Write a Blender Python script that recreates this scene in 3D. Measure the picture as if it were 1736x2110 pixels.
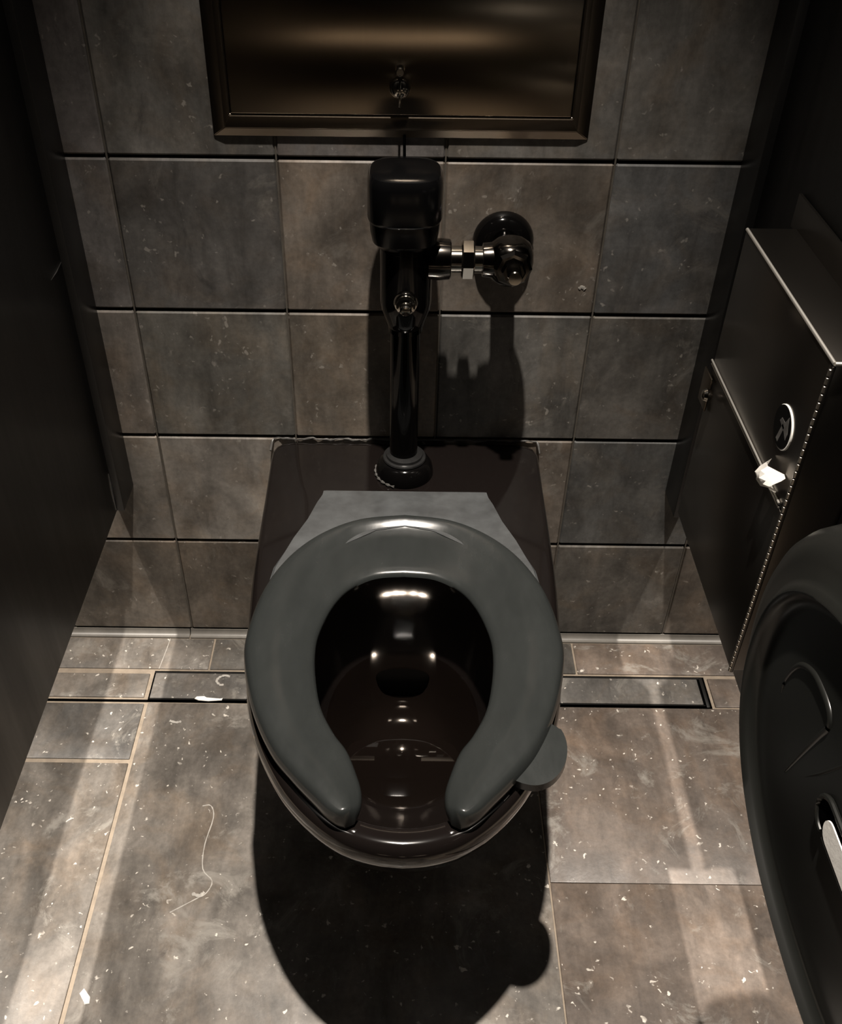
import bpy, bmesh, math, random
from mathutils import Vector, Matrix, Euler

# ------------------------------------------------------------------ clearing
for _o in list(bpy.data.objects):
    bpy.data.objects.remove(_o)
SC = bpy.context.scene
COL = SC.collection
S = 0.2032            # one wall tile (8 in) is the unit of all numbers below; S turns it into metres
random.seed(7)

# ------------------------------------------------------------------ camera
cd = bpy.data.cameras.new('camera')
cam = bpy.data.objects.new('camera', cd)
COL.objects.link(cam)
cd.sensor_fit = 'HORIZONTAL'
cd.sensor_width = 36.0
cd.lens = 36.0 * 2006.04 / 1736.0
cd.shift_x = 45.08 / 1736.0
cd.clip_start = 0.02
R = Matrix(((0.99992668, -0.01208371, 0.00079162),
            (0.00829360, 0.63572869, -0.77186802),
            (0.00882377, 0.77181799, 0.63578230)))
M4 = R.to_4x4()
M4.translation = Vector((1.755, -5.740, 6.097)) * S
cam.matrix_world = M4
SC.camera = cam

# ------------------------------------------------------------------ world, lamps, exposure
w = bpy.data.worlds.new('dark_room')
SC.world = w
w.use_nodes = True
w.node_tree.nodes['Background'].inputs[0].default_value = (0.9, 0.95, 1.0, 1)
w.node_tree.nodes['Background'].inputs[1].default_value = 0.0015
SC.view_settings.view_transform = 'Standard'
SC.view_settings.look = 'None'
SC.view_settings.gamma = 1.0
SC.view_settings.use_curve_mapping = False
SC.view_settings.exposure = 0.0

LAMP_Z = 13.2
CEIL_Z = 13.45
LAMP_COL = (1.0, 0.91, 0.81)
LAMPS = [(-2.38, -2.95, 540), (1.77, -2.95, 560), (5.94, -2.95, 500)]     # one downlight over each stall
AISLE_ADDED = [(-0.7, -13.6, 1100), (1.77, -13.6, 1100), (4.2, -13.6, 1500)]  # added unseen spots; their floor pools reflect as the streak on the steel door


def add_spot(name, x, y, z, watts, size_deg, blend, radius):
    l = bpy.data.lights.new(name, 'SPOT')
    l.energy = watts
    l.color = LAMP_COL
    l.spot_size = math.radians(size_deg)
    l.spot_blend = blend
    l.shadow_soft_size = radius
    o = bpy.data.objects.new(name, l)
    COL.objects.link(o)
    o.location = Vector((x, y, z)) * S
    return o


for lx, ly, lw in LAMPS:
    add_spot('downlight', lx, ly, LAMP_Z, lw, 48, 1.0, 0.022)
for lx, ly, lw in AISLE_ADDED:
    add_spot('added_aisle_spot', lx, ly, LAMP_Z, lw, 9, 0.8, 0.022)


# ------------------------------------------------------------------ materials
def new_mat(name):
    m = bpy.data.materials.new(name)
    m.use_nodes = True
    nt = m.node_tree
    return m, nt, nt.nodes['Principled BSDF']


def N(nt, kind, **kw):
    n = nt.nodes.new(kind)
    for k, v in kw.items():
        setattr(n, k, v)
    return n


def ramp(nt, src, stops):
    r = N(nt, 'ShaderNodeValToRGB')
    el = r.color_ramp.elements
    while len(el) < len(stops):
        el.new(0.5)
    for e, (p, c) in zip(el, stops):
        e.position = p
        e.color = (c, c, c, 1) if not isinstance(c, tuple) else (*c, 1)
    nt.links.new(src, r.inputs[0])
    return r.outputs[0]


def noise(nt, vec, scale, detail=6, rough=0.6, dist=0.0):
    n = N(nt, 'ShaderNodeTexNoise')
    n.inputs['Scale'].default_value = scale
    n.inputs['Detail'].default_value = detail
    n.inputs['Roughness'].default_value = rough
    n.inputs['Distortion'].default_value = dist
    nt.links.new(vec, n.inputs['Vector'])
    return n.outputs['Fac']


def mix(nt, typ, fac, a, b):
    n = N(nt, 'ShaderNodeMix', data_type='RGBA', blend_type=typ)
    for sock, val in ((n.inputs['Factor'], fac), (n.inputs['A'], a), (n.inputs['B'], b)):
        if hasattr(val, 'links') or isinstance(val, bpy.types.NodeSocket):
            nt.links.new(val, sock)
        elif isinstance(val, tuple):
            sock.default_value = (*val, 1)
        else:
            sock.default_value = val
    return n.outputs['Result']


def vmath(nt, op, a, b):
    n = N(nt, 'ShaderNodeVectorMath', operation=op)
    for s, v in ((n.inputs[0], a), (n.inputs[1], b)):
        if isinstance(v, bpy.types.NodeSocket):
            nt.links.new(v, s)
        else:
            s.default_value = v
    return n.outputs[0]


def tile_material(name, rough, patch, speck, lo=0.59):
    """weathered slate look porcelain: colour comes from the object, wear from noise"""
    m, nt, bs = new_mat(name)
    oi = N(nt, 'ShaderNodeObjectInfo')
    tc = N(nt, 'ShaderNodeTexCoord')
    off = N(nt, 'ShaderNodeMath', operation='MULTIPLY')
    nt.links.new(oi.outputs['Random'], off.inputs[0])
    off.inputs[1].default_value = 37.0
    vec = vmath(nt, 'ADD', tc.outputs['Object'], off.outputs[0])
    streak = vmath(nt, 'MULTIPLY', vec, (1.0, 0.33, 0.33))
    big = ramp(nt, noise(nt, vec, 9, 5, 0.6, 0.6), [(0.3, 0.55), (0.72, 1.45)])
    st = ramp(nt, noise(nt, streak, 21, 8, 0.65, 0.3), [(0.28, 0.56), (0.74, 1.52)])
    fine = ramp(nt, noise(nt, vec, 130, 4, 0.7), [(0.25, 0.8), (0.8, 1.22)])
    c = mix(nt, 'MULTIPLY', 1.0, oi.outputs['Color'], big)
    c = mix(nt, 'MULTIPLY', 1.0, c, st)
    c = mix(nt, 'MULTIPLY', 1.0, c, fine)
    warm = ramp(nt, noise(nt, vec, 12, 4, 0.6, 1.0), [(0.45, 0.0), (0.72, 0.7)])
    c = mix(nt, 'MULTIPLY', warm, c, (1.06, 0.92, 0.78))
    mask = ramp(nt, noise(nt, vec, 11, 10, 0.72, 0.9), [(lo, 0.0), (lo + 0.11, patch)])
    c = mix(nt, 'MIX', mask, c, (0.25, 0.235, 0.21))
    dk = ramp(nt, noise(nt, streak, 26, 8, 0.7, 0.8), [(0.29, 0.55), (0.40, 0.0)])
    c = mix(nt, 'MULTIPLY', dk, c, (0.4, 0.4, 0.42))
    if speck:
        sp = ramp(nt, noise(nt, vec, 105, 2.5, 0.55, 0.4), [(0.655, 0.0), (0.70, 1.0)])
        gate = ramp(nt, noise(nt, vec, 22, 3, 0.6), [(0.46, 0.0), (0.56, speck)])
        sm = mix(nt, 'MULTIPLY', 1.0, sp, gate)
        c = mix(nt, 'MIX', sm, c, (0.62, 0.58, 0.52))
    nt.links.new(c, bs.inputs['Base Color'])
    rr = ramp(nt, noise(nt, vec, 30, 5, 0.6), [(0.3, rough - 0.08), (0.7, rough + 0.12)])
    nt.links.new(rr, bs.inputs['Roughness'])
    bs.inputs['Specular IOR Level'].default_value = 0.35
    bp = N(nt, 'ShaderNodeBump')
    bp.inputs['Strength'].default_value = 0.25
    bp.inputs['Distance'].default_value = 0.0012
    nt.links.new(noise(nt, vec, 60, 8, 0.7), bp.inputs['Height'])
    nt.links.new(bp.outputs[0], bs.inputs['Normal'])
    return m


def simple(name, col, rough, metal=0.0, spec=0.5, coat=0.0, grain=0.0, gscale=60, bump=0.0, gstretch=(1, 1, 1), rvar=0.0):
    m, nt, bs = new_mat(name)
    bs.inputs['Base Color'].default_value = (*col, 1)
    bs.inputs['Roughness'].default_value = rough
    bs.inputs['Metallic'].default_value = metal
    bs.inputs['Specular IOR Level'].default_value = spec
    bs.inputs['Coat Weight'].default_value = coat
    bs.inputs['Coat Roughness'].default_value = 0.05
    tc = N(nt, 'ShaderNodeTexCoord')
    vec = vmath(nt, 'MULTIPLY', tc.outputs['Object'], gstretch)
    nz = noise(nt, vec, gscale, 6, 0.65)
    if grain:
        f = ramp(nt, nz, [(0.25, 1 - grain), (0.75, 1 + grain)])
        nt.links.new(mix(nt, 'MULTIPLY', 1.0, col, f), bs.inputs['Base Color'])
    if rvar:
        nt.links.new(ramp(nt, nz, [(0.25, max(0.0, rough - rvar)), (0.75, rough + rvar)]), bs.inputs['Roughness'])
    if bump:
        bp = N(nt, 'ShaderNodeBump')
        bp.inputs['Strength'].default_value = 0.3
        bp.inputs['Distance'].default_value = bump
        nt.links.new(nz, bp.inputs['Height'])
        nt.links.new(bp.outputs[0], bs.inputs['Normal'])
    return m


M = {}
M['wall_tile'] = tile_material('slate_wall_tile', 0.5, 0.45, 0.3, 0.57)
M['floor_tile'] = tile_material('slate_floor_tile', 0.42, 0.8, 1.0, 0.55)
M['grout'] = simple('dark_grout', (0.045, 0.042, 0.036), 0.9, grain=0.3, gscale=90)
M['wall_grout'] = simple('taupe_grout', (0.10, 0.088, 0.072), 0.85, grain=0.3, gscale=40)
M['tan_grout'] = simple('tan_grout', (0.235, 0.193, 0.148), 0.85, grain=0.25, gscale=60)
M['cove'] = simple('cove_trim_glaze', (0.15, 0.14, 0.125), 0.35, grain=0.3, gscale=14)
M['ceiling'] = simple('dark_ceiling_paint', (0.02, 0.02, 0.02), 0.8, grain=0.1)
M['room'] = simple('dark_wall_paint', (0.02, 0.019, 0.018), 0.6, grain=0.1)
M['laminate'] = simple('black_laminate', (0.0032, 0.003, 0.0028), 0.36, spec=0.35, grain=0.3, gscale=20, gstretch=(1, 1, 0.1), rvar=0.08)
M['channel'] = simple('charcoal_metal_channel', (0.009, 0.0088, 0.0085), 0.36, spec=0.4, grain=0.25, gscale=25)
M['china'] = simple('black_vitreous_china', (0.0062, 0.0048, 0.0044), 0.085, spec=0.7, coat=0.25)
M['seat'] = simple('charcoal_seat_plastic', (0.0185, 0.0205, 0.02), 0.24, spec=0.5, grain=0.12, gscale=26, gstretch=(1, 0.4, 1), rvar=0.07)
M['seat_worn'] = simple('scuffed_seat_plastic', (0.034, 0.037, 0.0385), 0.45, spec=0.8, coat=0.6, grain=0.6, gscale=24, gstretch=(1, 1.4, 1))
M['scuff'] = simple('pale_scuff', (0.36, 0.34, 0.31), 0.8, grain=0.3, gscale=80)
M['valve'] = simple('black_polished_valve', (0.0022, 0.002, 0.002), 0.10, metal=0.0, spec=0.3, coat=0.0)
M['chrome'] = simple('dark_chrome', (0.5, 0.47, 0.42), 0.12, metal=1.0)
M['bchrome'] = simple('black_chrome', (0.12, 0.11, 0.10), 0.14, metal=1.0)
M['head'] = simple('black_satin_cover', (0.002, 0.002, 0.0022), 0.2, spec=0.35, bump=0.00002, gscale=300)
M['steel'] = simple('bronze_brushed_steel', (0.17, 0.14, 0.108), 0.3, metal=1.0, grain=0.03, gscale=40, gstretch=(8, 8, 0.2), rvar=0.03)
M['steel_box'] = simple('brushed_dark_steel', (0.125, 0.113, 0.10), 0.30, metal=1.0, grain=0.02, gscale=40, gstretch=(8, 0.25, 8))
M['highlight_steel'] = simple('highlight_steel', (0.85, 0.82, 0.76), 0.45, metal=1.0)  # steel paled so the lamp highlight on the box edges sits in its colour
M['knuckle'] = simple('hinge_steel', (0.5, 0.46, 0.4), 0.3, metal=1.0)
M['paper'] = simple('white_tissue', (0.82, 0.80, 0.76), 0.9, grain=0.05, gscale=120, bump=0.0008)
M['smoke'] = simple('black_dispenser_plastic', (0.0075, 0.0078, 0.007), 0.30, spec=0.5, grain=0.1, gscale=20)
M['gap'] = simple('black_void', (0.0015, 0.0015, 0.0015), 0.9, spec=0.0)
M['gasket'] = simple('dark_gasket_rubber', (0.012, 0.012, 0.012), 0.3, grain=0.5, gscale=60)
M['caulk'] = simple('grey_caulk', (0.075, 0.072, 0.068), 0.3, grain=0.5, gscale=70, bump=0.002)
M['scratch'] = simple('bare_metal_scratch', (0.65, 0.64, 0.62), 0.35, metal=1.0, grain=0.4, gscale=200)
M['white'] = simple('white_print', (0.75, 0.74, 0.7), 0.5)
M['disc'] = simple('black_disc_print', (0.002, 0.002, 0.002), 0.4, spec=0.1)
M['trim'] = simple('downlight_trim', (0.08, 0.08, 0.08), 0.4)

M['steel_door'] = simple('bronze_brushed_door', (0.36, 0.30, 0.23), 0.18, metal=1.0, grain=0.03, gscale=40, gstretch=(8, 8, 0.2))
_nt = M['steel_door'].node_tree
_t = N(_nt, 'ShaderNodeTangent', direction_type='UV_MAP')
_nt.links.new(_t.outputs[0], _nt.nodes['Principled BSDF'].inputs['Tangent'])
_nt.nodes['Principled BSDF'].inputs['Anisotropic'].default_value = 0.93
mw, nt, bs = new_mat('bowl_water')
tr = N(nt, 'ShaderNodeBsdfTransparent')
tr.inputs[0].default_value = (0.9, 0.85, 0.8, 1)
gl = N(nt, 'ShaderNodeBsdfGlossy')
gl.inputs['Roughness'].default_value = 0.0
fr = N(nt, 'ShaderNodeFresnel')
fr.inputs['IOR'].default_value = 1.7
ms = N(nt, 'ShaderNodeMixShader')
nt.links.new(fr.outputs[0], ms.inputs[0])
nt.links.new(tr.outputs[0], ms.inputs[1])
nt.links.new(gl.outputs[0], ms.inputs[2])
nt.links.new(ms.outputs[0], nt.nodes['Material Output'].inputs['Surface'])
M['water'] = mw


# ------------------------------------------------------------------ builders
def link(o, parent=None):
    COL.objects.link(o)
    if parent is not None:
        o.parent = parent
    return o


def origin_of(parent):
    v = Vector((0, 0, 0))
    while parent is not None:
        v += parent.location
        parent = parent.parent
    return v


def obj_from_bm(name, bm, mat, parent=None, smooth=True, angle=35, base=None):
    """bm holds world coordinates in tile units; becomes one mesh object (metres) under parent"""
    org = origin_of(parent)
    loc = Vector((0, 0, 0)) if base is None else Vector(base) * S - org
    for v in bm.verts:
        v.co = v.co * S - org - loc
    bmesh.ops.recalc_face_normals(bm, faces=bm.faces)
    me = bpy.data.meshes.new(name)
    bm.to_mesh(me)
    bm.free()
    me.materials.append(mat)
    if smooth:
        for p in me.polygons:
            p.use_smooth = True
        me.set_sharp_from_angle(angle=math.radians(angle))
    o = bpy.data.objects.new(name, me)
    o.location = loc
    return link(o, parent)


def thing(name, label, cat, loc, group=None):
    o = bpy.data.objects.new(name, None)
    o.empty_display_size = 0.05
    o.location = Vector(loc) * S
    o['label'] = label
    o['category'] = cat
    if group:
        o['group'] = group
    return link(o)


def tag(o, label, cat, group=None):
    o['label'] = label
    o['category'] = cat
    if group:
        o['group'] = group
    return o


def structure(o):
    o['kind'] = 'structure'
    return o


def add_box(bm, lo, hi, bevel=0.0, seg=2):
    lo, hi = Vector(lo), Vector(hi)
    r = bmesh.ops.create_cube(bm, size=1.0)
    vs = r['verts']
    c, d = (lo + hi) / 2, hi - lo
    for v in vs:
        v.co = Vector((v.co.x * d.x, v.co.y * d.y, v.co.z * d.z)) + c
    if bevel:
        es = list({e for v in vs for e in v.link_edges})
        bmesh.ops.bevel(bm, geom=es, offset=bevel, segments=seg, affect='EDGES', profile=0.5)
    return bm


def box(name, lo, hi, mat, parent=None, bevel=0.0, seg=2, base=None):
    return obj_from_bm(name, add_box(bmesh.new(), lo, hi, bevel, seg), mat, parent, base=base)


def add_rings(bm, rings, cap0=True, cap1=True, closed=True):
    """skin a list of rings (each a list of points)"""
    vr = [[bm.verts.new(p) for p in r] for r in rings]
    n = len(rings[0])
    for a, b in zip(vr, vr[1:]):
        for i in range(n if closed else n - 1):
            j = (i + 1) % n
            bm.faces.new((a[i], a[j], b[j], b[i]))
    if cap0:
        bm.faces.new(vr[0])
    if cap1:
        bm.faces.new(list(reversed(vr[-1])))
    return bm


def add_lathe(bm, prof, at, axis='Z', n=40, cap=True):
    """prof: (radius, distance along axis); axis letters, a leading - flips"""
    at = Vector(at)
    neg = axis.startswith('-')
    ax = axis[-1]
    rings = []
    for r, h in prof:
        h = -h if neg else h
        ring = []
        for i in range(n):
            a = 2 * math.pi * i / n
            c, s = r * math.cos(a), r * math.sin(a)
            ring.append(at + Vector({'Z': (c, s, h), 'Y': (c, h, s), 'X': (h, c, s)}[ax]))
        rings.append(ring)
    return add_rings(bm, rings, cap, cap)


def lathe(name, prof, at, axis, mat, parent, n=40, angle=35):
    return obj_from_bm(name, add_lathe(bmesh.new(), prof, at, axis, n), mat, parent, angle=angle)


def add_tube(bm, pts, r, n=12):
    pts = [Vector(p) for p in pts]
    rings = []
    up = Vector((0, 0, 1))
    for i, p in enumerate(pts):
        t = (pts[min(i + 1, len(pts) - 1)] - pts[max(i - 1, 0)]).normalized()
        a = t.cross(up)
        if a.length < 1e-3:
            a = t.cross(Vector((1, 0, 0)))
        a.normalize()
        b = t.cross(a)
        rr = r[i] if isinstance(r, (list, tuple)) else r
        rings.append([p + (a * math.cos(2 * math.pi * k / n) + b * math.sin(2 * math.pi * k / n)) * rr for k in range(n)])
    return add_rings(bm, rings)


def add_prism(bm, poly, axis, lo, hi):
    """extrude a 2-D polygon along an axis; poly gives the two other coordinates in order"""
    def P(q, h):
        return {'X': (h, q[0], q[1]), 'Y': (q[0], h, q[1]), 'Z': (q[0], q[1], h)}[axis]
    return add_rings(bm, [[P(q, lo) for q in poly], [P(q, hi) for q in poly]])


def catmull(pts, k):
    out = []
    n = len(pts)
    for i in range(n - 1):
        p0, p1, p2, p3 = (pts[max(i - 1, 0)], pts[i], pts[i + 1], pts[min(i + 2, n - 1)])
        for j in range(k):
            t = j / k
            out.append(tuple(0.5 * ((2 * b) + (c - a) * t + (2 * a - 5 * b + 4 * c - d) * t * t +
                                    (-a + 3 * b - 3 * c + d) * t ** 3) for a, b, c, d in zip(p0, p1, p2, p3)))
    out.append(tuple(pts[-1]))
    return out


def tint(o, c):
    o.color = (*c, 1)
    return o


# ------------------------------------------------------------------ room shell
ROOM_X0, ROOM_X1, ROOM_Y1 = -4.6, 8.2, -22.0
floor = structure(box('floor', (ROOM_X0, ROOM_Y1, -0.6), (ROOM_X1, 0.02, -0.012), M['tan_grout']))
ceiling = structure(box('ceiling', (ROOM_X0, ROOM_Y1, CEIL_Z), (ROOM_X1, 0.3, CEIL_Z + 0.4), M['ceiling']))
wall_back = structure(box('wall_back', (ROOM_X0, 0.03, -0.6), (ROOM_X1, 0.5, CEIL_Z), M['grout']))
structure(box('wall_left', (ROOM_X0 - 0.4, ROOM_Y1, -0.6), (ROOM_X0, 0.3, CEIL_Z), M['room']))
structure(box('wall_right', (ROOM_X1, ROOM_Y1, -0.6), (ROOM_X1 + 0.4, 0.3, CEIL_Z), M['room']))
structure(box('wall_front', (ROOM_X0, ROOM_Y1 - 0.4, -0.6), (ROOM_X1, ROOM_Y1, CEIL_Z), M['room']))

COVE = 0.052
# wall tiles, one object each; rows counted from the cove up, columns from the left joint
GREY, BROWN, BLUE, PLUM, TAUPE = (0.108, 0.104, 0.096), (0.13, 0.113, 0.096), (0.083, 0.084, 0.083), (0.118, 0.11, 0.108), (0.118, 0.106, 0.092)
WT = {0: [(0.15, 0.132, 0.112), (0.135, 0.116, 0.096), GREY, TAUPE, (0.105, 0.098, 0.088), (0.13, 0.113, 0.096)],
      1: [(0.195, 0.178, 0.158), (0.245, 0.226, 0.203), BROWN, BROWN, (0.105, 0.106, 0.103), GREY],
      2: [(0.205, 0.184, 0.164), (0.125, 0.119, 0.107), (0.14, 0.121, 0.10), (0.112, 0.108, 0.10), (0.112, 0.106, 0.097), BLUE],
      3: [(0.145, 0.136, 0.131), (0.102, 0.097, 0.092), (0.16, 0.138, 0.117), (0.132, 0.115, 0.098), (0.102, 0.102, 0.101), BLUE],
      4: [(0.17, 0.157, 0.152), (0.15, 0.143, 0.132), (0.15, 0.14, 0.135), (0.15, 0.144, 0.134), (0.145, 0.139, 0.129), GREY],
      5: [PLUM, GREY, GREY, GREY, GREY, GREY]}
bm = bmesh.new()
add_box(bm, (0.004, 0.0, 0.011), (0.996, 0.05, 0.9915), 0.012, 1)
wall_tile_mesh = None
for row in range(6):
    for c in range(6):
        base = (c - 1, 0, COVE + row)
        if wall_tile_mesh is None:
            for v in bm.verts:
                v.co = v.co + Vector(base)
            t = obj_from_bm('wall_tile', bm, M['wall_tile'], wall_back, base=base)
            wall_tile_mesh = t.data
        else:
            t = bpy.data.objects.new('wall_tile', wall_tile_mesh)
            t.location = Vector(base) * S
            link(t, wall_back)
        t.location.y += random.uniform(-0.0002, 0.0006)
        k = random.uniform(0.96, 1.06)
        tint(t, tuple(v * k for v in WT[row][c]))

# grout in the upright joints, almost flush with the tiles
g0 = None
for c in range(-1, 6):
    if g0 is None:
        g0 = box('grout_line', (c - 0.0045, 0.006, COVE), (c + 0.0045, 0.03, COVE + 6), M['wall_grout'], wall_back, base=(c, 0, COVE))
    else:
        g = g0.copy()
        g.location = g0.location + Vector(((c + 1) * S, 0, 0))
        COL.objects.link(g)

# cove trim between wall and floor, in lengths of three tiles
trim = structure(obj_from_bm('trim_1', add_prism(bmesh.new(), [(-0.052, -0.012), (-0.052, 0.004)] + [
    (-0.052 + 0.052 * math.sin(a), 0.004 + 0.048 - 0.048 * math.cos(a)) for a in [i * math.pi / 2 / 7 for i in range(1, 8)]] +
    [(0.012, 0.052), (0.012, -0.012)], 'X', ROOM_X0, -0.02), M['cove']))
for x0, x1 in ((-0.012, 2.99), (2.998, ROOM_X1)):
    o = obj_from_bm('cove_tile', add_prism(bmesh.new(), [(-0.052, -0.012), (-0.052, 0.004)] + [
        (-0.052 + 0.052 * math.sin(a), 0.004 + 0.048 - 0.048 * math.cos(a)) for a in [i * math.pi / 2 / 7 for i in range(1, 8)]] +
        [(0.012, 0.052), (0.012, -0.012)], 'X', x0, x1), M['cove'], trim)

# floor tiles
FT = (0.135, 0.122, 0.108)
FD = (0.105, 0.099, 0.092)
FW = (0.185, 0.172, 0.156)
FBR = (0.112, 0.092, 0.078)
FG = (0.10, 0.095, 0.087)


def floor_tile(x0, x1, y0, y1, col, g=0.012, top=0.0):
    lo, hi = (x0 + g, y0 + g, -0.05), (x1 - g, y1 - g, top)
    o = obj_from_bm('floor_tile', add_box(bmesh.new(), lo, hi, 0.005, 2), M['floor_tile'], floor,
                    base=((x0 + x1) / 2, (y0 + y1) / 2, 0))
    return tint(o, col)


XL, XR = -0.2375, 2.80
for x0, x1, c in ((-2.8, 0.2, FT), (0.2, 3.226, FG), (3.226, 6.2, FBR)):
    floor_tile(x0, x1, -0.405, -0.055, c, 0.008)
floor_tile(-3.26, -0.26, -0.71, -0.44, FT)
floor_tile(4.28, 7.2, -0.735, -0.43, FBR, 0.006)
LEFT_Y = (-0.745, -1.31, -4.33, -7.33)
for i in range(3):
    floor_tile(-3.2, XL, LEFT_Y[i + 1], LEFT_Y[i], (FD, FT, FT)[i], 0.019)
floor_tile(XL + 0.0, XR, -3.75, -0.745, FT, 0.010)
floor_tile(XL + 0.0, XR, -6.75, -3.75, FT, 0.010)
floor_tile(XR, XR + 3.0, -2.25, -0.745, FBR, 0.0018)
floor_tile(XR, XR + 3.0, -5.25, -2.25, FBR, 0.0018)

# ------------------------------------------------------------------ linear floor drain with tiled cover
dr = thing('floor_drain', 'long narrow floor drain with tile topped cover behind the toilet, along the wall', 'drain', (1.9, -0.57, -0.03))
bm = bmesh.new()
add_box(bm, (-3.2, -0.742, -0.0118), (4.262, -0.716, -0.0105))
add_box(bm, (-0.24, -0.735, -0.0118), (4.262, -0.415, -0.0105))
obj_from_bm('drain_channel', bm, M['gap'], dr)
o = obj_from_bm('drain_cover', add_box(bmesh.new(), (-0.225, -0.706, -0.0104), (4.197, -0.446, 0.002), 0.004), M['floor_tile'], dr,
                base=(1.9, -0.57, 0))
tint(o, FD)
bm = bmesh.new()
add_box(bm, (-0.235, -0.4445, -0.0104), (4.24, -0.432, 0.001))
add_box(bm, (4.215, -0.735, -0.0104), (4.242, -0.432, 0.003), 0.002)
add_box(bm, (-0.225, -0.717, -0.0104), (4.21, -0.712, -0.002))
obj_from_bm('drain_frame', bm, M['channel'], dr)


# ------------------------------------------------------------------ stall partitions
def partition(side, label):
    """side -1: left of the toilet, +1: right; mirrored about x = 1.748"""
    m = lambda x: x if side < 0 else 3.496 - x

    def bx(lo, hi):
        a, b = m(lo[0]), m(hi[0])
        return (min(a, b), lo[1], lo[2]), (max(a, b), hi[1], hi[2])
    t = thing('stall_partition', label, 'partition', (m(-0.35), -3.9, 0), 'black stall partitions')
    box('panel', *bx((-0.405, -7.6, 1.6), (-0.295, -0.10, 12.6)), M['laminate'], t, 0.006)
    box('wall_channel', *bx((-0.44, -0.30, 1.595), (-0.243, -0.0, 12.6)), M['channel'], t, 0.006)
    return t


pl = partition(-1, 'black stall partition panel left of the toilet, with scratched bare metal near its lower corner')
partition(1, 'black stall partition panel right of the toilet, carrying the steel disposal box')
bm = bmesh.new()
ys = [-0.318, -0.325, -0.336, -0.330, -0.318, -0.308, -0.304, -0.312]
zs = [1.615, 1.68, 1.76, 1.86, 1.945, 1.94, 1.84, 1.72]
add_prism(bm, list(zip(ys, zs)), 'X', -0.2955, -0.2935)
obj_from_bm('scratch', bm, M['scratch'], pl)
bm = bmesh.new()
add_tube(bm, [(-0.2945, -0.295, 3.525), (-0.294, -0.41, 3.515), (-0.2945, -0.52, 3.515)], [0.0008, 0.003, 0.0008], 6)
obj_from_bm('scratch', bm, M['scratch'], pl)


# pale scuffs lying on the tiles
def scuff(pts, rad, parent, flat='Z'):
    pts = catmull(pts, 4)
    n = len(pts)
    bm = add_tube(bmesh.new(), pts, [rad * (0.35 + 0.65 * abs(math.sin(i * 1.37 + rad * 900))) for i in range(n)], 6)
    ax = {'Z': 2, 'Y': 1}[flat]
    h = sum(p[ax] for p in pts) / n
    for v in bm.verts:
        v.co[ax] = h + (v.co[ax] - h) * 0.25
    obj_from_bm('scuff', bm, M['scuff'], parent)


scuff([(0.36, -1.69, 0.0), (0.42, -1.687, 0.0), (0.453, -1.786, 0.0), (0.426, -1.998, 0.0), (0.442, -2.181, 0.0), (0.519, -2.269, 0.0), (0.494, -2.356, 0.0), (0.43, -2.40, 0.0), (0.277, -2.495, 0.0)], 0.0045, floor)
scuff([(0.40, -2.36, 0.0), (0.45, -2.375, 0.0), (0.48, -2.35, 0.0)], 0.014, floor)
scuff([(-0.02, -0.93, 0.0), (0.03, -0.945, 0.0), (0.07, -0.935, 0.0)], 0.012, floor)
scuff([(-0.18, -0.06, 0.0), (-0.19, -0.2, 0.0), (-0.21, -0.4, 0.0)], 0.0035, floor)
scuff([(0.385, -0.475, 0.002), (0.34, -0.465, 0.002), (0.295, -0.49, 0.002), (0.285, -0.53, 0.002), (0.32, -0.565, 0.002), (0.345, -0.56, 0.002)], 0.012, dr)
scuff([(2.885, 0.0, 3.24), (2.905, 0.0, 3.255), (2.925, 0.0, 3.24)], 0.014, wall_back, 'Y')

# ------------------------------------------------------------------ toilet
CX = 1.787
toilet = thing('toilet', 'glossy black wall hung toilet with charcoal open front seat', 'toilet', (CX, -0.05, 0.65))
HW = [(0.0, 0.955), (-0.5, 0.945), (-1.0, 0.94), (-1.5, 0.928), (-2.0, 0.893), (-2.25, 0.862), (-2.454, 0.82), (-2.62, 0.765), (-2.76, 0.70),
      (-2.9, 0.62), (-3.0, 0.545), (-3.08, 0.47), (-3.15, 0.39), (-3.21, 0.30), (-3.25, 0.205), (-3.275, 0.105), (-3.285, 0.0)]
half = catmull(HW, 6)
RC = 0.13          # rear corner radius
corner = [(-RC + RC * math.cos(a), 0.95 - RC + RC * math.sin(a)) for a in [i * math.pi / 2 / 6 for i in range(7)]]
half = [(0.0, 0.0), (0.0, 0.4), (0.0, 0.7)] + corner + [q for q in half if q[0] < -RC - 0.02]
right = [(CX + h, y) for y, h in half]
left = [(CX - h, y) for y, h in reversed(half[1:-1])]
OUT = right + left                     # closed plan outline, starts at the wall, runs round the right side and the front
CENTER = Vector((CX, -2.15))


def by_angle(poly, n):
    """resample a star shaped outline at n equal angles seen from CENTER"""
    out = []
    m = len(poly)
    for k in range(n):
        a = 2 * math.pi * k / n + 0.0001
        d = Vector((math.cos(a), math.sin(a)))
        best = None
        for i in range(m):
            p, q = Vector(poly[i]) - CENTER, Vector(poly[(i + 1) % m]) - CENTER
            e = q - p
            den = d.x * e.y - d.y * e.x
            if abs(den) < 1e-9:
                continue
            t = (p.x * e.y - p.y * e.x) / den
            u = (p.x * d.y - p.y * d.x) / den
            if t > 0 and -1e-6 <= u <= 1 + 1e-6 and (best is None or t > best):
                best = t
        out.append(CENTER + d * best)
    return out


NA = 288
rim = by_angle(OUT, NA)


def ring_outer(z, sx, sy, inset=0.0):
    out = []
    for p in rim:
        d = p - CENTER
        q = CENTER + d * (1 - inset / d.length)
        y = min(q.y, -0.004)
        out.append((CX + (q.x - CX) * sx, y * sy, z))
    return out


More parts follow.
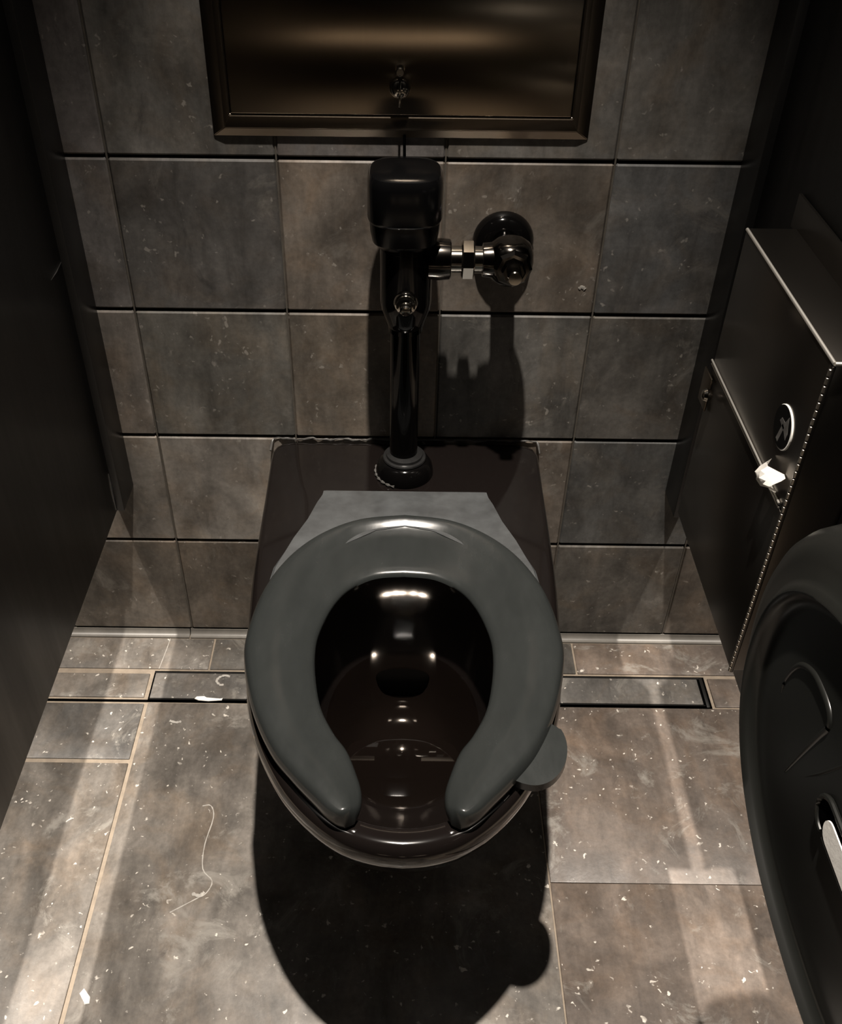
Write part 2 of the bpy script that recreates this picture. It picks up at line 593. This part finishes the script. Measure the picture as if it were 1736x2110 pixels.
def ring_ell(z, yc, hl, hwid, n=2.15):
    out = []
    for k in range(NA):
        a = 2 * math.pi * k / NA + 0.0001
        c, s = math.cos(a), math.sin(a)
        # direction from CENTER is kept, so quads stay straight
        r = (abs(c) ** n + abs(s) ** n) ** (-1 / n)
        out.append((CX + hwid * r * c, yc + hl * r * s, z))
    return out


rings = [ring_outer(0.62, 0.42, 0.30), ring_outer(0.66, 0.48, 0.38), ring_outer(0.85, 0.58, 0.55), ring_outer(1.15, 0.70, 0.74),
         ring_outer(1.4, 0.80, 0.87), ring_outer(1.6, 0.88, 0.94), ring_outer(1.74, 0.955, 0.977), ring_outer(1.82, 0.98, 0.989), ring_outer(1.90, 0.997, 0.998), ring_outer(1.93, 1, 1),
         ring_outer(1.96, 1, 1), ring_outer(1.985, 1, 1, 0.006), ring_outer(2.01, 1, 1, 0.016), ring_outer(2.028, 1, 1, 0.032), ring_outer(2.038, 1, 1, 0.055),
         ring_outer(2.04, 1, 1, 0.08),
         ring_ell(2.04, -2.21, 0.955, 0.66), ring_ell(2.037, -2.21, 0.942, 0.645), ring_ell(2.025, -2.21, 0.932, 0.635), ring_ell(1.98, -2.205, 0.92, 0.632, 2.3), ring_ell(1.90, -2.185, 0.915, 0.635, 2.4),
         ring_ell(1.80, -2.155, 0.89, 0.63, 2.45), ring_ell(1.70, -2.12, 0.845, 0.61, 2.45), ring_ell(1.58, -2.075, 0.775, 0.575, 2.4), ring_ell(1.45, -2.02, 0.69, 0.53, 2.3), ring_ell(1.37, -1.985, 0.635, 0.50, 2.25), ring_ell(1.30, -1.955, 0.59, 0.47),
         ring_ell(1.1, -1.90, 0.50, 0.40), ring_ell(0.95, -1.85, 0.40, 0.33), ring_ell(0.86, -1.80, 0.30, 0.26), ring_ell(0.82, -1.78, 0.18, 0.16)]
bm = add_rings(bmesh.new(), rings)
obj_from_bm('bowl', bm, M['china'], toilet, angle=50)
# black block for the trap opening, the hole's shade put into its colour
bm = bmesh.new()
add_box(bm, (CX - 0.19, -1.46, 0.93), (CX + 0.19, -1.30, 1.16), 0.05, 3)
obj_from_bm('trap_shade_block', bm, M['gap'], toilet)
wring = ring_ell(1.30, -1.955, 0.592, 0.472)
bm = bmesh.new()
bm.faces.new([bm.verts.new(p) for p in wring])
obj_from_bm('water', bm, M['water'], toilet, smooth=False)
# caulk bead where the rear edge meets the tiles
pts = []
rc = 0.085
for i in range(61):
    u = i / 60
    x = CX - 0.945 + 1.89 * u
    pts.append((x, -0.008 + 0.004 * math.sin(i * 1.7), 2.046 + 0.006 * math.sin(i * 0.9) + 0.004 * math.sin(i * 2.3)))
pts = [(CX - 0.962, -0.10, 2.005), (CX - 0.960, -0.05, 2.02), (CX - 0.955, -0.02, 2.035)] + pts + [(CX + 0.955, -0.02, 2.035), (CX + 0.960, -0.05, 2.02), (CX + 0.962, -0.10, 2.005)]
rad = [0.007 + 0.003 * math.sin(i * 1.3) for i in range(len(pts))]
obj_from_bm('caulk_bead', add_tube(bmesh.new(), pts, rad, 8), M['caulk'], toilet)

# seat: stations from the back centre to the tip of the left leg (outer x,y, inner x,y), mirrored to the right
ST = [(1.787, -1.00, 1.787, -1.475), (1.50, -1.045, 1.61, -1.50), (1.265, -1.18, 1.465, -1.60), (1.085, -1.385, 1.375, -1.745),
      (0.96, -1.67, 1.318, -1.93), (0.908, -2.02, 1.300, -2.08), (0.93, -2.25, 1.313, -2.27), (1.008, -2.533, 1.357, -2.487),
      (1.126, -2.78, 1.435, -2.655), (1.252, -2.945, 1.508, -2.765), (1.362, -3.066, 1.562, -2.905), (1.42, -3.128, 1.588, -3.00), (1.47, -3.162, 1.587, -3.085), (1.515, -3.172, 1.560, -3.148)]
SZ = 2.062
# cross profiles: (across from outer to inner, height above the underside), rear of the ring and its sides
P_REAR = [(0.03, 0.0), (0.006, 0.03), (0.0, 0.090), (0.012, 0.112), (0.035, 0.121), (0.07, 0.123), (0.11, 0.117), (0.15, 0.106), (0.20, 0.092), (0.26, 0.080),
          (0.36, 0.070), (0.58, 0.061), (0.86, 0.051), (0.94, 0.045), (0.985, 0.034), (1.0, 0.018), (0.97, 0.003), (0.9, 0.0)]
P_SIDE = [(0.06, 0.0), (0.012, 0.014), (0.0, 0.042), (0.015, 0.072), (0.055, 0.098), (0.11, 0.112), (0.20, 0.119), (0.32, 0.121), (0.44, 0.119), (0.53, 0.114),
          (0.64, 0.101), (0.77, 0.085), (0.87, 0.073), (0.95, 0.060), (0.99, 0.042), (1.0, 0.022), (0.97, 0.004), (0.9, 0.0)]
sta = catmull(ST, 8)
nh = len(sta)
sta = [(2 * CX - a, b, 2 * CX - c, d) for a, b, c, d in reversed(sta[1:])] + sta
ns = len(sta)
rings = []
for i, (ox, oy, ix, iy) in enumerate(sta):
    e = min(i, ns - 1 - i)
    wgt = min(1.0, abs(i - (nh - 1)) / (nh * 0.42))
    wgt = wgt * wgt * (3 - 2 * wgt)
    T = 8.0
    k = 1.0 if e >= T else math.sqrt(max(0.0, 1 - ((T - e) / T) ** 2.6))
    k = max(k, 0.06)
    ring = []
    for (u0, h0), (u1, h1) in zip(P_REAR, P_SIDE):
        u, h = u0 + (u1 - u0) * wgt, h0 + (h1 - h0) * wgt
        ring.append((ox + (ix - ox) * u, oy + (iy - oy) * u, SZ + h * k))
    rings.append(ring)
seat = obj_from_bm('seat', add_rings(bmesh.new(), rings), M['seat'], toilet, angle=60)
# hinge flange behind the ring
fl = [(1.258, -0.775), (1.24, -0.90), (1.19, -1.05), (1.10, -1.21), (1.00, -1.45), (0.975, -1.64), (1.18, -1.52), (1.40, -1.25), (1.60, -1.12), (1.787, -1.08)]
fl = fl + [(2 * CX - x, y) for x, y in reversed(fl[:-1])]
bm = add_prism(bmesh.new(), fl, 'Z', SZ, SZ + 0.10)
for v in bm.verts:
    if v.co.z > SZ + 0.05:
        v.co.z = SZ + 0.098 + max(-0.05, (v.co.y + 1.05) * (0.13 if v.co.y > -1.05 else 0.07))
bmesh.ops.bevel(bm, geom=[e for e in bm.edges if e.verts[0].co.z > SZ + 0.05 and e.verts[1].co.z > SZ + 0.05], offset=0.016, segments=3, affect='EDGES')
obj_from_bm('hinge_flange', bm, M['seat_worn'], toilet, angle=40)
# hygienic lift tab on the right front of the seat
tb = catmull([(2.50, -2.56), (2.575, -2.60), (2.605, -2.70), (2.585, -2.82), (2.52, -2.915), (2.44, -2.955), (2.36, -2.945), (2.28, -2.90)], 4) + [(2.30, -2.70)]
bm = add_prism(bmesh.new(), tb, 'Z', SZ + 0.0, SZ + 0.05)
bmesh.ops.bevel(bm, geom=[e for e in bm.edges if abs(e.verts[0].co.z - e.verts[1].co.z) < 1e-5], offset=0.014, segments=3, affect='EDGES')
obj_from_bm('lift_tab', bm, M['seat'], seat, angle=40)

# ------------------------------------------------------------------ flush valve
VX, VY = 1.775, -0.36
fv = thing('flush_valve', 'black sensor flush valve with chrome trim standing on the back of the toilet', 'flush valve', (VX, VY, 2.042))


def rsq(x, y, z, hx, hy, n=3.2, k=48):
    out = []
    for i in range(k):
        a = 2 * math.pi * i / k
        c, s = math.cos(a), math.sin(a)
        r = (abs(c) ** n + abs(s) ** n) ** (-1 / n)
        out.append((x + hx * r * c, y + hy * r * s, z))
    return out


HX = VX - 0.012
hr = [(3.70, 0.13, 0.13), (3.711, 0.158, 0.158), (3.745, 0.188, 0.188), (3.80, 0.199, 0.199), (3.866, 0.203, 0.203), (3.874, 0.21, 0.21), (3.888, 0.214, 0.214),
      (4.075, 0.213, 0.213), (4.105, 0.208, 0.208), (4.127, 0.196, 0.196), (4.138, 0.178, 0.178), (4.142, 0.14, 0.14), (4.144, 0.06, 0.06)]
obj_from_bm('sensor_head', add_rings(bmesh.new(), [rsq(HX, VY, z, a, b) for z, a, b in hr]), M['head'], fv, angle=28)
lathe('valve_body', [(0.10, 3.16), (0.118, 3.18), (0.125, 3.22), (0.150, 3.29), (0.155, 3.34), (0.155, 3.68), (0.162, 3.685), (0.162, 3.73)], (VX, VY, 0), 'Z', M['valve'], fv)
lathe('pipe', [(0.094, 2.10), (0.094, 3.13), (0.106, 3.135), (0.106, 3.18)], (VX, VY, 0), 'Z', M['valve'], fv)
lathe('spud_flange', [(0.195, 2.042), (0.197, 2.07), (0.188, 2.11), (0.165, 2.145), (0.138, 2.16), (0.10, 2.165)], (VX + 0.008, VY - 0.02, 0), 'Z', M['valve'], fv)
o = lathe('gasket_ring', [(0.098, 2.16), (0.143, 2.16), (0.147, 2.168), (0.143, 2.178), (0.125, 2.182), (0.122, 2.20), (0.10, 2.205)], (VX + 0.006, VY - 0.015, 0), 'Z', M['gasket'], fv)
pts = [(VX + 0.008 + 0.2 * math.cos(a), VY - 0.02 + 0.2 * math.sin(a), 2.0545) for a in [math.radians(150 + 100 * i / 24) for i in range(25)]]
obj_from_bm('caulk_smear', add_tube(bmesh.new(), pts, [0.007 + 0.005 * math.sin(i * 1.9) for i in range(25)], 6), M['caulk'], fv)
# override screw on the front of the body
lathe('front_button', [(0.070, 0.10), (0.072, 0.165), (0.066, 0.175), (0.058, 0.178), (0.056, 0.21), (0.045, 0.218), (0.036, 0.22), (0.034, 0.26), (0.026, 0.268), (0.01, 0.27)],
      (VX, VY, 3.395), '-Y', M['chrome'], fv, 32)
# supply line to the right: coupling, tube, nut, tube, stop
TZ = 3.60
lathe('coupling', [(0.09, 0.10), (0.118, 0.13), (0.122, 0.20), (0.117, 0.255), (0.108, 0.262), (0.08, 0.264)], (VX, VY, TZ), 'X', M['bchrome'], fv)
lathe('supply_tube', [(0.079, 0.255), (0.079, 0.50)], (VX, VY, TZ), 'X', M['chrome'], fv)
bm = bmesh.new()
add_lathe(bm, [(0.098, 0.322), (0.118, 0.332), (0.118, 0.39), (0.098, 0.40)], (VX, VY, TZ), 'X', 8)
obj_from_bm('union_nut', bm, M['chrome'], fv, smooth=False)
SX = 2.385
lathe('stop_collar', [(0.079, -0.165), (0.098, -0.16), (0.105, -0.11), (0.10, -0.05)], (SX, VY, TZ), 'X', M['bchrome'], fv)
bm = bmesh.new()
add_lathe(bm, [(0.02, -0.15), (0.07, -0.138), (0.115, -0.10), (0.136, -0.05), (0.14, 0.0), (0.136, 0.05), (0.115, 0.10), (0.08, 0.125), (0.06, 0.128)], (SX, VY, TZ), 'Z', 32)
obj_from_bm('stop_valve', bm, M['bchrome'], fv)
lathe('stop_bonnet', [(0.11, 0.06), (0.112, 0.12), (0.095, 0.14), (0.072, 0.142), (0.070, 0.17), (0.062, 0.175)], (SX + 0.01, VY, TZ), '-Y', M['bchrome'], fv, 8, 20)
lathe('stop_screw', [(0.043, 0.165), (0.043, 0.235), (0.038, 0.242), (0.012, 0.243)], (SX + 0.012, VY, TZ - 0.005), '-Y', M['chrome'], fv, 24)
lathe('wall_pipe', [(0.075, 0.0), (0.075, 0.30)], (SX - 0.01, -0.0, TZ), '-Y', M['bchrome'], fv)
lathe('escutcheon', [(0.188, 0.004), (0.190, 0.02), (0.182, 0.05), (0.160, 0.082), (0.125, 0.102), (0.09, 0.108), (0.07, 0.108)], (SX - 0.012, 0.0, TZ - 0.035), '-Y', M['valve'], fv, 48)
obj_from_bm('sensor_cable', add_tube(bmesh.new(), [(1.755, -0.012, 4.20), (1.756, -0.016, 4.13), (1.757, -0.03, 4.08), (1.758, -0.2, 4.05)], 0.0085, 8), M['gap'], fv)

# ------------------------------------------------------------------ recessed steel dispenser in the wall above the valve
sd = thing('seat_cover_dispenser', 'bronze toned brushed steel dispenser recessed in the tiled wall above the flush valve', 'dispenser', (1.733, 0, 4.18))
FX0, FX1, FZ0, FZ1 = 0.65, 2.818, 4.185, 5.75
IX0, IX1, IZ0, IZ1 = 0.765, 2.702, 4.318, 5.62


def frame_ring(x0, x1, z0, z1, y):
    return [(x0, y, z0), (x1, y, z0), (x1, y, z1), (x0, y, z1)]


b = 0.032
bm = add_rings(bmesh.new(), [frame_ring(FX0, FX1, FZ0, FZ1, 0.0), frame_ring(FX0, FX1, FZ0, FZ1, -0.006), frame_ring(FX0 + 0.07, FX1 - 0.07, FZ0 + 0.052, FZ1 - 0.07, -0.032),
                            frame_ring(IX0 - 0.012, IX1 + 0.012, IZ0 - 0.012, IZ1 + 0.012, -0.032), frame_ring(IX0 - 0.006, IX1 + 0.006, IZ0 - 0.006, IZ1 + 0.006, -0.028),
                            frame_ring(IX0 - 0.005, IX1 + 0.005, IZ0 - 0.005, IZ1 + 0.005, 0.02)], cap0=False, cap1=False)
bmesh.ops.bevel(bm, geom=bm.edges[:], offset=0.003, segments=2, affect='EDGES')
obj_from_bm('frame', bm, M['steel'], sd, angle=25)
bm = add_box(bmesh.new(), (IX0, -0.035, IZ0), (IX1, 0.01, IZ1), 0.006, 3)
uvl = bm.loops.layers.uv.new('uv')
for f in bm.faces:
    for lp in f.loops:
        lp[uvl].uv = (lp.vert.co.x * 0.3, lp.vert.co.z * 0.3)
door = obj_from_bm('door', bm, M['steel_door'], sd, angle=30)
lathe('lock_knob', [(0.03, 0.094), (0.045, 0.10), (0.058, 0.115), (0.060, 0.13), (0.052, 0.15), (0.034, 0.164), (0.012, 0.168)], (1.727, 0.065, 4.475), '-Y', M['chrome'], door, 32)
bm = bmesh.new()
add_box(bm, (1.720, -0.115, 4.385), (1.734, -0.09, 4.55), 0.004)
add_lathe(bm, [(0.026, 0.095), (0.026, 0.16), (0.02, 0.168)], (1.727, 0.065, 4.565), '-Y', 16)
obj_from_bm('lock_key', bm, M['chrome'], door)

# ------------------------------------------------------------------ steel box through the right partition
nb = thing('disposal_box', 'tall brushed steel disposal box with round black sticker on the right partition', 'disposal bin', (3.66, -1.61, 2.15))
BX, BY0, BY1, BZ0, BZ1 = 3.52, -2.275, -0.94, 2.17, 4.06
box('body', (BX + 0.012, BY0 + 0.012, BZ0), (3.79, BY1 - 0.01, BZ1 - 0.012), M['steel_box'], nb, 0.006)
box('far_body', (3.901, BY0, BZ0), (4.14, BY1, BZ1 - 0.1), M['steel_box'], nb, 0.006)
box('lid', (BX + 0.004, BY0, BZ1 - 0.016), (3.785, BY1, BZ1), M['steel_box'], nb, 0.004)
obj_from_bm('lid_edge', add_tube(bmesh.new(), [(BX + 0.004, BY0, BZ1 - 0.007), (BX + 0.004, BY1, BZ1 - 0.007)], 0.009, 12), M['highlight_steel'], nb)
obj_from_bm('front_edge', add_tube(bmesh.new(), [(BX + 0.004, BY0, BZ1 - 0.007), (3.785, BY0, BZ1 - 0.007)], 0.009, 12), M['highlight_steel'], nb)
up = box('upper_door', (BX, BY0 + 0.03, 3.275), (BX + 0.012, BY1, BZ1 - 0.018), M['steel_box'], nb, 0.003)
lo = box('lower_door', (BX + 0.004, BY0 + 0.03, BZ0), (BX + 0.012, BY1, 3.235), M['steel_box'], nb, 0.003)
bm = bmesh.new()
add_tube(bm, [(BX - 0.006, BY0 + 0.06, 3.272), (BX - 0.006, BY1 + 0.02, 3.272)], 0.006, 10)
add_tube(bm, [(BX - 0.002, BY0 + 0.06, 3.248), (BX - 0.002, BY1 + 0.02, 3.248)], 0.005, 10)
obj_from_bm('door_lip', bm, M['highlight_steel'], up)
box('back_plate', (3.772, -2.6, BZ1 - 0.02), (3.788, -0.86, 4.215), M['steel_box'], nb, 0.003)
# round sticker with a pale hand pictogram
st = lathe('sticker', [(0.108, 0.0), (0.108, 0.006), (0.106, 0.0075)], (BX, -2.02, 3.565), '-X', M['white'], nb, 40)
lathe('sticker_face', [(0.103, 0.0076), (0.103, 0.0085)], (BX, -2.015, 3.565), '-X', M['disc'], st, 40)
bm = bmesh.new()
for poly in ([(-1.985, 3.485), (-2.012, 3.48), (-2.04, 3.575), (-2.015, 3.585)],
             [(-1.975, 3.575), (-2.045, 3.560), (-2.075, 3.60), (-2.06, 3.645), (-2.035, 3.60), (-1.99, 3.60)],
             [(-2.045, 3.56), (-2.085, 3.535), (-2.09, 3.57), (-2.075, 3.60)]):
    add_prism(bm, poly, 'X', BX - 0.0085, BX - 0.0098)
obj_from_bm('pictogram', bm, M['caulk'], st, smooth=False)
# piano hinge down the front corner
hg = box('hinge', (BX - 0.003, BY0 - 0.004, BZ0), (BX + 0.012, BY0 + 0.028, BZ1 - 0.02), M['steel_box'], nb, 0.002)
KN = 46
kb = bmesh.new()
pitch = (BZ1 - 0.03 - BZ0) / KN
add_lathe(kb, [(0.006, 0.0), (0.0085, 0.002), (0.0085, pitch - 0.009), (0.006, pitch - 0.007)], (BX - 0.004, BY0 + 0.004, BZ0 + 0.004), 'Z', 8)
k0 = obj_from_bm('hinge_knuckle', kb, M['knuckle'], hg, base=(BX, BY0, BZ0))
for i in range(1, KN):
    k = k0.copy()
    k.location = k0.location + Vector((0, 0, i * pitch * S))
    COL.objects.link(k)
# latch tab at the rear edge
lt = box('latch_plate', (BX - 0.012, -1.0, 2.975), (BX - 0.001, -0.85, 3.19), M['steel'], nb, 0.004)
lathe('latch_knob', [(0.022, 0.0), (0.034, 0.012), (0.038, 0.03), (0.030, 0.048), (0.012, 0.056)], (BX - 0.012, -1.06, 3.125), '-X', M['chrome'], lt, 24)

# scrap of tissue caught at the front end of the box slot
bm = bmesh.new()
grid = []
nu, nv = 7, 6
for i in range(nu):
    row = []
    for j in range(nv):
        u, v = i / (nu - 1), j / (nv - 1)
        y = -2.02 - 0.18 * u
        wv = (0.075 + 0.04 * abs(2 * u - 1) - 0.03 * u)
        z = 3.335 + 0.035 * u + (v - 0.55) * (0.17 - 0.09 * u)
        x = BX - 0.012 - 0.045 * math.sin(v * 3.1) - 0.022 * math.sin(u * 7 + v * 5) - 0.03 * abs(math.sin(u * 3.3))
        row.append(bm.verts.new((x, y, z)))
    grid.append(row)
for i in range(nu - 1):
    for j in range(nv - 1):
        bm.faces.new((grid[i][j], grid[i + 1][j], grid[i + 1][j + 1], grid[i][j + 1]))
r = bmesh.ops.solidify(bm, geom=bm.faces[:], thickness=0.006)
sc = obj_from_bm('tissue_scrap', bm, M['paper'], None, base=(BX, -2.1, 3.26), angle=30)
tag(sc, 'crumpled white tissue scrap poking out of the steel disposal box', 'tissue')

# ------------------------------------------------------------------ jumbo roll dispenser on the right partition, close to the camera
jd = thing('toilet_roll_dispenser', 'large rounded black plastic toilet roll dispenser in the lower right corner', 'dispenser', (3.5, -4.1, 2.66))
JY, JZ, JL, JH = -4.12, 3.46, 1.15, 0.80


def jring(x, s, d=0.0, n=2.25, k=96):
    out = []
    for i in range(k):
        a = 2 * math.pi * i / k
        c, sn = math.cos(a), math.sin(a)
        r = (abs(c) ** n + abs(sn) ** n) ** (-1 / n)
        out.append((x, JY + (JL * s - d) * r * c, JZ + (JH * s - d) * r * sn))
    return out


box('back_housing', (3.66, JY - 0.95, JZ - 0.6), (3.79, JY + 0.95, JZ + 0.6), M['smoke'], jd, 0.04)
cr = [(3.765, 0.985), (3.74, 1.0), (3.36, 1.0), (3.28, 0.995), (3.22, 0.98), (3.175, 0.955), (3.14, 0.915), (3.12, 0.865)]
rings = [jring(x, s) for x, s in cr]
rings += [jring(3.108, 0.81), jring(3.09, 0.79), jring(3.068, 0.770), jring(3.067, 0.762), jring(3.088, 0.745), jring(3.112, 0.73), jring(3.116, 0.70), jring(3.105, 0.6), jring(3.10, 0.3)]
bm = add_rings(bmesh.new(), rings)
obj_from_bm('cover', bm, M['smoke'], jd, angle=60)
# D shaped embossed roll window at the rear half
pts = catmull([(3.106, y, z) for y, z in ((-3.49, 3.44), (-3.488, 3.523), (-3.535, 3.636), (-3.622, 3.70), (-3.716, 3.712), (-3.785, 3.70), (-3.812, 3.665), (-3.79, 3.59), (-3.752, 3.466), (-3.715, 3.34), (-3.692, 3.258))], 5)
obj_from_bm('embossed_rim', add_tube(bmesh.new(), pts, [0.003 + 0.011 * math.sin(math.pi * min(1, max(0, i / (len(pts) - 1)))) ** 0.6 for i in range(len(pts))], 12), M['smoke'], jd)
# raised centre ridge
pts = catmull([(3.108, -3.70, 3.08), (3.107, -3.783, 3.342), (3.106, -3.88, 3.519), (3.105, -3.96, 3.673), (3.105, -4.02, 3.80)], 6)
obj_from_bm('centre_ridge', add_tube(bmesh.new(), pts, [0.001 + 0.007 * math.sin(math.pi * i / (len(pts) - 1)) for i in range(len(pts))], 10), M['smoke'], jd)
# viewing slot: dark lip with the paper showing in it


def capsule(y0, y1, z, r, k=10):
    return [(y0 + r * math.cos(a), z + r * math.sin(a)) for a in [-math.pi / 2 + math.pi * i / k for i in range(k + 1)]] + \
           [(y1 - r * math.cos(a), z + r * math.sin(a)) for a in [math.pi / 2 - math.pi * i / k for i in range(k + 1)]]


sl = obj_from_bm('viewing_slot', add_prism(bmesh.new(), capsule(-4.005, -4.36, 3.46, 0.062), 'X', 3.088, 3.12), M['gap'], jd)
obj_from_bm('slot_rim', add_tube(bmesh.new(), [(3.09, y, z) for y, z in capsule(-4.005, -4.36, 3.46, 0.066)] + [(3.09, -4.03, 3.394)], 0.010, 8), M['smoke'], sl)
rp = obj_from_bm('toilet_roll', add_prism(bmesh.new(), capsule(-4.06, -4.36, 3.45, 0.045), 'X', 3.080, 3.12), M['paper'], None, base=(3.1, -4.2, 3.40))
tag(rp, 'white toilet paper showing in the slot of the black roll dispenser', 'toilet paper')


# ------------------------------------------------------------------ litter on the floor
def scrap(pts, z, h, label, mat=M['paper']):
    bm = bmesh.new()
    add_prism(bm, pts, 'Z', z, z + h)
    bmesh.ops.bevel(bm, geom=[e for e in bm.edges if e.verts[0].co.z > z + h / 2 and e.verts[1].co.z > z + h / 2], offset=h * 0.4, segments=1, affect='EDGES')
    cx = sum(p[0] for p in pts) / len(pts)
    cy = sum(p[1] for p in pts) / len(pts)
    o = obj_from_bm('paper_scrap', bm, mat, None, base=(cx, cy, z))
    tag(o, label, 'scrap', 'white scraps on the floor')


scrap([(-0.175, -3.025), (-0.155, -2.995), (-0.105, -3.045), (-0.100, -3.085), (-0.125, -3.09)], 0.0, 0.010, 'small white paper scrap on the floor tiles at the bottom left, beside the tan joint')
scrap([(0.135, -0.712), (0.15, -0.69), (0.21, -0.685), (0.23, -0.705), (0.34, -0.715), (0.36, -0.70), (0.355, -0.725), (0.25, -0.735), (0.17, -0.728)], 0.0, 0.008,
      'thin white paper scrap lying across the drain slot left of the toilet')

# ------------------------------------------------------------------ downlights over the stalls, and trims for the added aisle spots
for i, (lx, ly, lw) in enumerate(LAMPS + AISLE_ADDED):
    lab = ['recessed ceiling downlight over the stall left of this one', 'recessed ceiling downlight straight above the toilet',
           'recessed ceiling downlight over the stall right of this one', 'left of three added unseen aisle spots that make the streak on the steel door',
           'middle of three added unseen aisle spots that make the streak on the steel door', 'right of three added unseen aisle spots that make the streak on the steel door'][i]
    d = thing('ceiling_downlight', lab, 'light', (lx, ly, CEIL_Z), 'recessed ceiling downlights')
    bm = add_rings(bmesh.new(), [[(lx + r * math.cos(2 * math.pi * k / 32), ly + r * math.sin(2 * math.pi * k / 32), z) for k in range(32)]
                                 for r, z in ((0.30, CEIL_Z), (0.30, CEIL_Z - 0.03), (0.24, CEIL_Z - 0.04), (0.2, CEIL_Z - 0.01))], cap0=True, cap1=True)
    obj_from_bm('trim_ring', bm, M['trim'], d)
